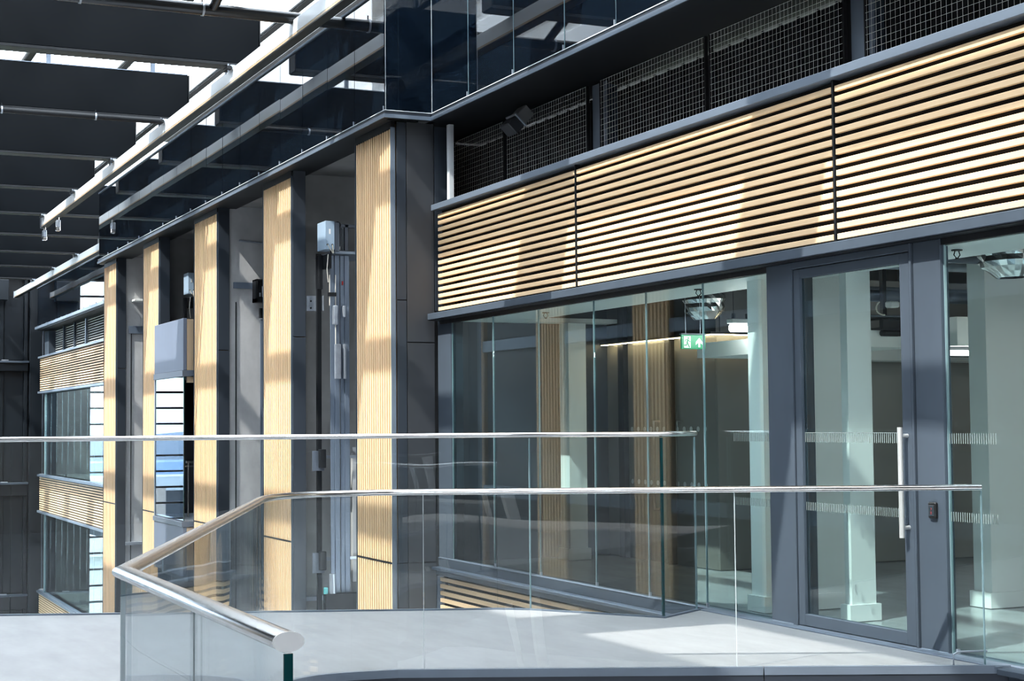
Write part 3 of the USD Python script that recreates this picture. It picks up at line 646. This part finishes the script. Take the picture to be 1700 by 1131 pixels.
# ================================================================ far facade beyond the lift bank
YX = 8.2
for k, (z0, z1, where) in enumerate(((2.685, 3.79, 'upper'), (-1.32, -.19, 'middle'), (-5.22, -4.09, 'lowest'))):
    xs = [-55.6, -52.0, -48.1, -44.2, -40.3, -36.4]
    for i in range(5):
        slat_panel(xs[i] + .01, xs[i + 1] - .01, z0, z1, 15, YX, f'distant {where} timber slat panel on the far facade, {ORD[i]} from the end wall', single=True)
    struct('trim_13', cbox(-55.7, -33, YX - .06, YX + .1, z1 + .01, z1 + .075, .004), 'trim_metal')
    struct('trim_14', cbox(-55.7, -33, YX - .06, YX + .1, z0 - .077, z0 - .005, .004), 'trim_metal')
for a_, b_ in ((2.6, 3.86), (-1.4, -.1), (-5.3, -4.0)): struct('wall_far', box(-54.7, -33.3, YX + .11, YX + .3, a_, b_), 'deep_black')
struct('wall_far', box(-54.7, -33.3, 8.9, 9.0, 3.9, 4.9), 'deep_black')
w3 = thing('window_3', None, None, kind='structure')
for z0, z1 in ((-.1, 2.62), (-3.99, -1.4)):
    for a, b in zip(np.arange(-54.6, -34, 1.1), np.arange(-53.5, -33, 1.1)):
        part(w3, 'glass_pane', box(a + .004, b - .004, YX + .05, YX + .062, z0, z1), 'pane_glass')
    part(w3, 'corner_mullion', box(-54.75, -54.62, YX + .03, YX + .08, z0, z1), 'glass_joint')
    part(w3, 'sill', box(-55.6, -34, YX - .02, YX + .1, z0 - .06, z0), 'trim_metal')
struct('wall_far', box(-55.66, -54.76, YX + .16, YX + .4, -6, 4.7), 'anthracite')
struct('floor_003', join(box(-56, -33, YX + .07, 14, -.3, -.1), box(-56, -33, YX + .07, 14, -4.2, -4.0)), 'interior_floor')
struct('wall_far', box(-54.9, -33.3, 12.5, 12.6, -4.0, 3.6), 'concrete')
struct('wall_far', box(-54.98, -54.9, 8.65, 12.5, -4.0, 3.6), 'concrete')
struct('wall_far', box(-49.6, -49.3, 9.2, 12.4, -.1, 2.6), 'wall_taupe')
Fx = list(np.arange(-55.4, -36, .98))
bf_ = black_run('black_glass_balustrade', 'distant black glass balustrade above the far slat panels, reflecting bright windows', 8.08, None, Fx, ZB, 6.15, 0)
part(bf_, 'cap_rail', cbox(-55.4, -36.5, 8.06, 8.12, 6.15, 6.19, .006), 'anthracite')
struct('trim_15', cbox(-55.6, -33, 8.02, 8.2, ZB - .09, ZB, .004), 'trim_metal')
struct('ceiling_006', box(-55.6, -33, 8.1, 9.0, ZB - .12, ZB - .09), 'black_metal')
lv = thing('louvre_screen', 'dark louvred screen with slim posts above the distant slats', 'louvre screen', (-45, 8.5, 3.87))
part(lv, 'louvre_blades', join([box(-54.6, -36, 8.55, 8.59, z, z + .012) for z in np.arange(3.92, 4.70, .075)]), 'wire', 'thin horizontal wires', kind='stuff')
for x in (-52.6, -50.6, -48.6, -45.0): part(lv, 'post', cbox(x - .07, x + .07, 8.48, 8.54, 3.87, 4.73, .004), 'anthracite' if x < -50 else 'trim_metal')

# ================================================================ end wall
XE = -57.0
struct('wall_end', box(XE - .32, XE - .02, 6.45, 14, -14, 7.4), 'black_metal')
ec = thing('end_cladding', 'dark metal end wall with posts and floor beams at the far left', 'cladding', (XE, 7.5, -14))
for z0, z1 in ((3.42, 3.70), (-.86, -.48), (-4.75, -4.3), (-8.7, -8.25)):
    part(ec, 'floor_beam', cbox(XE, XE + .22, 6.45, 7.98, z0, z1, .01), 'end_dark')
    part(ec, 'beam_flange', cbox(XE, XE + .3, 6.45, 8.0, z1, z1 + .07, .005), 'anthracite')
    part(ec, 'bracket', cbox(XE + .1, XE + .3, 7.1, 7.32, z1 + .07, z1 + .10, .004), 'galvanised')
part(ec, 'post', cbox(XE + .0, XE + .35, 8.02, 8.42, -14, 6.85, .01), 'end_dark')
part(ec, 'post', cbox(XE + .0, XE + .16, 7.85, 7.97, -14, 6.9, .01), 'end_dark')
part(ec, 'post', cbox(XE + .35, XE + 1.3, 8.50, 8.9, -14, 6.3, .01), 'end_dark')
part(ec, 'corner_bead', cbox(XE + .36, XE + .40, 8.43, 8.47, -14, 6.5, .005), 'anthracite')
for y0, y1 in ((6.46, 7.17), (7.21, 7.84)):
    for z0, z1 in ((3.8, 6.0), (-.4, 3.4), (-4.2, -.9), (-8.1, -4.8)):
        part(ec, 'panel', cbox(XE + .0, XE + (.06 if y1 < 7.2 else .02), y0, y1, z0, z1, .006), 'end_dark')
part(ec, 'header_box', cbox(XE, XE + .5, 6.45, 7.28, 5.85, 6.55, .01), 'end_dark')
part(ec, 'top_beam', cbox(XE, XE + .3, 6.45, 8.0, 6.60, 6.80, .01), 'anthracite')
# tall glazed end window out of frame to the left, seen in the reflections
w4 = thing('window_4', None, None, kind='structure')
for z in np.arange(-12, 6.9, .565):
    part(w4, 'transom', box(XE - .12, XE, -4.3, 6.42, z - .033, z + .033), 'black_metal')
for y in (-4.3, -1.5, 2.4, 6.42): part(w4, 'mullion', box(XE - .14, XE, y - .05, y + .05, -12, 7.2), 'black_metal')
for a, b in ((-4.25, -1.55), (-1.45, 2.35), (2.45, 6.37)): part(w4, 'glass_pane', box(XE - .07, XE - .05, a, b, -12, 7.2), 'end_glass')

# ================================================================ opposite side and space behind the viewer (reflections)
struct('wall_left', box(-57, -15.4, -4.7, -4.4, -14, 7.0), 'anthracite_panel')
for k, x in enumerate((-41.2, -36.24, -31.24, -26.2)):
    t = thing('timber_column', f'shaded timber-battened column on the opposite wall, {ORD[k]} from the end window', 'column', (x, -4.35, -9))
    part(t, 'core', box(x, x + 1.6, -4.4, -4.30, -9, 4.8), 'batten_core')
    part(t, 'battens', join([box(x + i * .16 + .02, x + i * .16 + .10, -4.3, -4.24, -9, 4.8) for i in range(10)]), 'timber_batten', kind='stuff')
for k, z in enumerate((3.7, -.2, -4.1)):
    struct('trim_16', cbox(-57, -15.4, -4.4, -4.28, z - .3, z, .01), 'trim_metal')
struct('wall_right_002', box(-7.28, 13, 6.78, 6.9, -14, -.61), 'anthracite_panel')
struct('wall_right_003', box(-1, 13, 6.60, 6.8, -.3, 7.0), 'anthracite_panel')
struct('wall_behind', box(13.0, 13.2, -13.6, 14, -14, 7.3), 'anthracite_panel')
struct('floor_006', box(6.2, 13, -8, 3, -3.5, -3.3), 'concrete')
struct('floor_004', box(-57, 8, -12, 14, -14.2, -14.0), 'concrete')
struct('wall_left', box(-15.4, 5.2, -12, -11.8, -14, 7.0), 'wall_taupe')
struct('wall_left', box(5.2, 13.2, -13.8, -13.6, -14, 7.0), 'wall_taupe')
struct('wall_front', box(5.2, 5.4, -13.8, -11.8, -14, 7.0), 'wall_taupe')
struct('wall_front', box(-15.6, -15.4, -12, -4.7, -14, 7.0), 'wall_taupe')
for k, (a, b, rr) in enumerate((((8.25, -3.95, -3.3), (8.1, -4.62, .62), .055), ((8.4, -3.58, -3.3), (8.25, -4.30, .80), .11))):
    t = thing('inclined_prop', ['thin', 'thick'][k] + ' leaning white steel prop behind the viewer, mirrored in the glass balustrades', 'prop', a)
    part(t, 'shaft', tube([a, b], rr, 4 if k else 12), 'white_paint'); part(t, 'foot', box(a[0] - .2, a[0] + .2, a[1] - .14, a[1] + .14, a[2], a[2] + .03), 'galvanised')

# ================================================================ inside the glazed rooms
struct('floor_005', box(-16, 4, YG + .02, 13, -.3, -.006), 'interior_floor')
struct('ceiling_007', box(-16, 4, 7.2, 13, 3.45, 3.6), 'dark_services')
struct('ceiling_008', join(box(-15.6, 4, YG + .02, 7.25, 2.54, 2.585), box(-15.7, -15.3, 7.25, 8.4, 2.54, 2.585)), 'white_paint')
struct('wall_inner', box(-15.75, -15.55, YG + .02, 8.5, 0, 3.5), 'fascia_dark')
iw = thing('inner_partition', 'dark glossy back-painted partition with black posts behind the left glazing', 'partition', (-14, 8.4, 0))
for a, b in ((-15.55, -15.2), (-15.08, -14.2), (-14.1, -13.32)):
    part(iw, 'panel', cbox(a, b, 8.40, 8.44, .0, 2.31, .004), 'back_painted_glass')
for a, b in ((-15.2, -15.08), (-14.2, -14.1)):
    part(iw, 'post', cbox(a, b, 8.34, 8.44, .0, 2.8, .004), 'black_metal')
part(iw, 'return_panel', cbox(-13.32, -13.28, 8.40, 9.05, 0, 2.31, .004), 'back_painted_glass')
part(iw, 'return_post', cbox(-13.32, -13.24, 9.05, 9.17, 0, 2.8, .004), 'black_metal')
part(iw, 'return_panel', cbox(-13.32, -13.28, 9.17, 12.79, 0, 2.9, .004), 'wall_stone')
part(iw, 'head_panel', join(box(-15.55, -13.30, 8.40, 8.44, 2.33, 2.75), box(-13.32, -13.28, 8.44, 9.05, 2.33, 2.75)), 'dark_services')
cv = thing('cove_light', 'warm cove light strip along the top of the dark inner partition', 'cove light', (-14.4, 8.35, 2.31))
part(cv, 'strip', join(box(-15.5, -13.25, 8.30, 8.34, 2.30, 2.308), box(-13.25, -13.21, 8.30, 9.05, 2.30, 2.308)), 'cove_warm', 'warm glowing strip')
part(cv, 'channel', join(box(-15.5, -13.2, 8.28, 8.40, 2.31, 2.33), box(-13.32, -13.2, 8.40, 9.05, 2.31, 2.33)), 'black_metal')
for k, x in enumerate((-14.42, -13.95)):
    solo('pull_handle', tube([(x, 8.40, .55), (x, 8.33, .55), (x, 8.33, 1.46), (x, 8.40, 1.46)], .011, 8), 'steel', f'slim D-shaped pull handle on the inner partition, {["left", "right"][k]} one', 'handle', 'inner partition handles', smooth=40)
for z, l in ((1.38, 'upper'), (.82, 'lower')):
    solo('glass_marking', join([tube([(x, 8.396, z), (x, 8.399, z)], .026, 12) for x in np.arange(-15.0, -13.4, .135)]), 'concrete', f'{l} row of grey dots on the inner partition', 'glass marking', kind='stuff')
# white columns
def column(x, y0, y1, z1, d, label):
    t = thing('white_column', label, 'column', (x, (y0 + y1) / 2, 0))
    part(t, 'shaft', box(x - d, x, y0, y1, 0, z1), 'white_paint')
    part(t, 'plinth', box(x - d - .02, x + .02, y0 - .03, y1 + .03, 0, .12), 'white_paint')
    return t
column(-15.10, 7.69, 7.90, 2.52, .21, 'slim white square column with plinth, farthest inside the left glazing')
column(-9.45, 7.09, 7.305, 3.3, .08, 'white square column with plinth seen through the door, right of the stub wall')
sw = column(-10.2, 6.86, 7.74, 3.3, .2, 'white stub wall with plinth just inside the glazing behind the door post')
column(-9.6, 8.52, 10.6, 2.9, .2, 'grey-green stub wall inside the glazing at the right edge')
struct('wall_inner', box(-16, 4, 12.8, 13, 0, 3.44), 'wall_stone')
struct('wall_inner', box(-16.1, -16.0, 8.5, 13, 0, 3.6), 'wall_taupe')
struct('wall_inner', box(3.9, 4, YG + .05, 12.8, 0, 3.44), 'wall_taupe')
struct('wall_inner', box(-13.2, -12.85, 9.4, 12.8, 2.05, 2.45), 'white_paint')
struct('ceiling_009', join(box(-13.0, -10.68, 8.0, 8.78, 2.06, 2.20), box(-10.66, -10.3, 8.84, 12.8, 2.06, 2.30)), 'white_paint')
ll = thing('linear_light', 'bright linear light strip behind the pane right of the door', 'linear light', (-10.4, 9.5, 2.0))
part(ll, 'diffuser', box(-10.42, -10.40, 8.84, 10.6, 1.985, 2.027), 'lamp_white'); part(ll, 'housing', cbox(-10.52, -10.42, 8.84, 10.6, 1.975, 2.06, .004), 'black_metal')
# exit sign
ES = -13.2 + .9
def esc(y, z, s=1.0): return y, z
xs_ = -12.62
es = thing('exit_sign', 'green emergency exit sign with running figure and upward arrow, hanging behind the glass', 'exit sign', (xs_, 7.7, 2.1))
y0, y1, z0, z1 = 7.599, 7.858, 2.126, 2.258
part(es, 'sign_plate', cbox(xs_ - .02, xs_, y0, y1, z0, z1, .003), 'sign_green', 'green plate')
part(es, 'housing', cbox(xs_ - .03, xs_ + .006, y0 - .006, y1 + .006, z1, z1 + .014, .003), 'machine_grey')
part(es, 'hanger', join(tube([(xs_ - .01, y0 + .05, z1), (xs_ - .01, y0 + .05, 3.455)], .003, 6), tube([(xs_ - .01, y1 - .05, z1), (xs_ - .01, y1 - .05, 3.455)], .003, 6)), 'galvanised')
W_, H_ = y1 - y0, z1 - z0
def q(pts): return Polygon([(y0 + W_ * a, z1 - H_ * b) for a, b in pts])
part(es, 'arrow', xplate(q([(.735, .20), (.585, .52), (.585, .72), (.695, .56), (.695, .87), (.775, .87), (.775, .56), (.885, .72), (.885, .52)]), xs_, xs_ + .002), 'sign_white', 'white upward arrow')
door_ = q([(.10, .09), (.385, .09), (.385, .92), (.10, .92)])
def limb(pts, w): return LineString([(y0 + W_ * a, z1 - H_ * b) for a, b in pts]).buffer(w * H_, cap_style=1)
man = limb([(.28, .235), (.281, .236)], .062).union(limb([(.265, .36), (.235, .53)], .055)).union(limb([(.27, .34), (.32, .46), (.37, .48)], .027)).union(limb([(.26, .34), (.18, .34), (.15, .45)], .027)) \
    .union(limb([(.235, .55), (.285, .70), (.32, .86)], .036)).union(limb([(.23, .55), (.215, .72), (.12, .73)], .036))
part(es, 'doorway', join([xplate(g, xs_, xs_ + .002) for g in (lambda r: r.geoms if hasattr(r, 'geoms') else [r])(door_.difference(man))]), 'sign_white', 'white doorway with running figure cut out')
# batten light, ducts, services, sensors
bl = thing('batten_light', 'white fluorescent batten light hanging inside, right of the exit sign', 'light', (-12.0, 7.95, 2.3))
part(bl, 'body', cbox(-12.1, -12.0, 7.76, 9.0, 2.33, 2.37, .004), 'white_paint'); part(bl, 'tube', tube([(-12.05, 7.77, 2.29), (-12.05, 9.0, 2.29)], .036, 12), 'lamp_white', smooth=40)
part(bl, 'clip', join([tube([(-12.05, y, 2.37), (-12.05, y, 2.42)], .02, 8) for y in (7.8, 7.95, 8.4)] + [tube([(-12.05, y, 2.37), (-12.05, y, 3.455)], .004, 6) for y in (7.8, 8.8)]), 'black_metal')
for k, x in enumerate((-5.4, -4.2, -3.0)):  # lamps added out of view to brighten the inner walls
    b2 = thing('batten_light', f'added batten fill light, unseen in the room beyond the right edge, {ORD[k]} from the door', 'light', (x, 9.5, 2.4))
    part(b2, 'body', cbox(x - .05, x + .05, 8.4, 10.6, 2.44, 2.48, .004), 'white_paint'); part(b2, 'tube', tube([(x, 8.42, 2.40), (x, 10.58, 2.40)], .036, 12), 'lamp_white', smooth=40)
    part(b2, 'hanger', join([tube([(x, y, 2.48), (x, y, 3.455)], .004, 6) for y in (8.7, 10.3)]), 'black_metal')
def flexduct(c, dvec, r, L, label, seed):
    g = np.random.default_rng(seed); n, m = 26, 28; v = []; f = []
    dvec = np.array(dvec, float) / np.linalg.norm(dvec); s = np.cross(dvec, [0, 0, 1]); s /= np.linalg.norm(s); u = np.cross(s, dvec)
    for i in range(m):
        for j in range(n):
            a = 2 * math.pi * j / n; rr = r * (1 + .05 * math.sin(i * 2.1) + g.normal(0, .045)) * (1 - .75 * max(0, (i - m + 5) / 5) ** 2)
            v.append(np.array(c) + dvec * L * i / (m - 1) + s * rr * math.cos(a) + u * rr * math.sin(a) * .9)
    for i in range(m - 1):
        for j in range(n):
            a, b = i * n + j, i * n + (j + 1) % n; f += [[a, b, b + n], [a, b + n, a + n]]
    me = trimesh.Trimesh(np.array(v), np.array(f), process=False); me.fix_normals()
    solo('flexible_duct', me, 'foil', label, 'duct')
flexduct((-12.95, 8.04, 3.455), (0, .02, -1), .21, 1.03, 'crumpled silver foil duct end hanging above the exit sign', 3)
flexduct((-8.52, 7.8, 3.455), (0, .02, -1), .24, 1.02, 'crumpled silver foil duct at the upper right, above the right-hand pane', 5)
sv = thing('service_run', 'dark pipes, trays and ducts under the open ceiling of the room', 'services', (-11, 9.5, 2.8))
for i, (y, z, w, h) in enumerate(((8.25, 3.1, .12, .10), (8.5, 2.95, .3, .06), (9.2, 3.0, .45, .25), (10.2, 2.95, .3, .08), (11.2, 2.95, .6, .3))):
    part(sv, 'cable_tray' if h < .1 else 'duct', cbox(-11.7, -6.0, y, y + w, z, z + h, .01), 'dark_services' if i % 2 else 'machine_grey')
for i, (x, z, r) in enumerate(((-11.3, 2.6, .03), (-10.8, 2.5, .05), (-9.9, 2.66, .04), (-9.1, 2.62, .03), (-7.9, 2.70, .05))):
    part(sv, 'pipe', tube([(x, 7.5, z), (x, 12.7, z)], r, 10), 'machine_grey' if i % 2 else 'galvanised', smooth=40)
fc = thing('fan_coil', 'black ceiling unit with white cap and curled hose seen through the door glass', 'ceiling unit', (-10.7, 8.4, 2.2))
part(fc, 'body', join(cbox(-10.85, -10.6, 8.30, 8.56, 2.20, 2.30, .02), cbox(-10.8, -10.62, 8.345, 8.54, 2.15, 2.20, .02), box(-10.74, -10.70, 8.40, 8.44, 2.30, 3.455)), 'black_metal')
part(fc, 'cap', cbox(-10.66, -10.58, 8.385, 8.485, 2.385, 2.44, .012), 'plastic_white', 'white cap')
part(fc, 'hose', tube([(-10.6, 8.33 - .075 * math.cos(a), 2.38 - .058 * math.sin(a)) for a in np.linspace(-1.0, 1.7, 12)], .007, 8), 'cable_pale', 'curled pale hose', smooth=60)
part(fc, 'tray', cbox(-10.9, -10.62, 8.22, 8.6, 2.305, 2.325, .004), 'machine_grey')
for k, (x, l) in enumerate(((-13.97, 'left-hand'), (-11.13, 'middle'), (-7.99, 'right-hand'))):
    t = thing('sprinkler', f'{l} small sprinkler head under the white bulkhead behind the glass', 'sprinkler', (x, 6.87, 2.54))
    part(t, 'rosette', tube([(x, 6.87, 2.532), (x, 6.87, 2.541)], .036, 14), 'black_metal', smooth=40)
    part(t, 'frame', join(tube([(x, 6.855, 2.532), (x, 6.845, 2.505), (x, 6.865, 2.485)], .004, 6), tube([(x, 6.885, 2.532), (x, 6.895, 2.505), (x, 6.875, 2.485)], .004, 6)), 'black_metal')
    part(t, 'deflector', tube([(x, 6.87, 2.478), (x, 6.87, 2.486)], .012, 10), 'black_metal')

# ================================================================ outside, beyond the end window
struct('ground', box(-700, -57.5, -400, 400, -15, -14.5), 'grass')
hl = []
for i, (y, w, h) in enumerate(((-160, 200, 16), (-40, 220, 15), (90, 230, 17), (220, 200, 15))):
    m = trimesh.creation.icosphere(3, 1.0); m.apply_scale([60, w / 2, h]); m.apply_translation([-560, y, -15]); hl.append(m)
solo('hills', join(hl), 'hill', 'low grey-blue hills on the horizon, mirrored in the lift glass', 'hills', smooth=True)
def house(x0, x1, y0, y1, z1, roof, label):
    t = thing('house', label, 'building', ((x0 + x1) / 2, (y0 + y1) / 2, -14.5))
    part(t, 'walls', box(x0, x1, y0, y1, -14.5, z1), 'render_white')
    c = (y0 + y1) / 2
    part(t, 'roof', xplate(Polygon([(y0 - .4, z1), (y1 + .4, z1), (c, z1 + (y1 - y0) * .18)]), x0 - .4, x1 + .4), roof)
    for y in np.arange(y0 + 1, y1 - 1, 2.6):
        for z in np.arange(-12.5, z1 - 1.4, 3.0): part(t, 'window', box(x1, x1 + .06, y, y + 1.2, z, z + 1.5), 'window_dark')
    part(t, 'chimney', box(x0 + 1, x0 + 2, c - .5, c + .5, z1, z1 + 3.2), 'brick_tone')
house(-100, -90, -14, -5, -5.5, 'roof_pale', 'white house with pale gable outside, left in the lift reflection')
house(-104, -94, -3.5, 6, -6.0, 'roof_pale', 'white house with pale gable outside, right in the lift reflection')
t = thing('warehouse', 'long low shed with blue and pale roof outside, mirrored in the lift glass', 'building', (-150, -10, -14.5))
part(t, 'walls', box(-170, -150, -45, 30, -14.5, -4.5), 'window_dark'); part(t, 'roof', box(-171, -149, -46, 31, -4.5, -3.2), 'roof_pale'); part(t, 'roof_ridge', box(-166, -156, -46, 31, -3.2, -2.0), 'roof_blue')
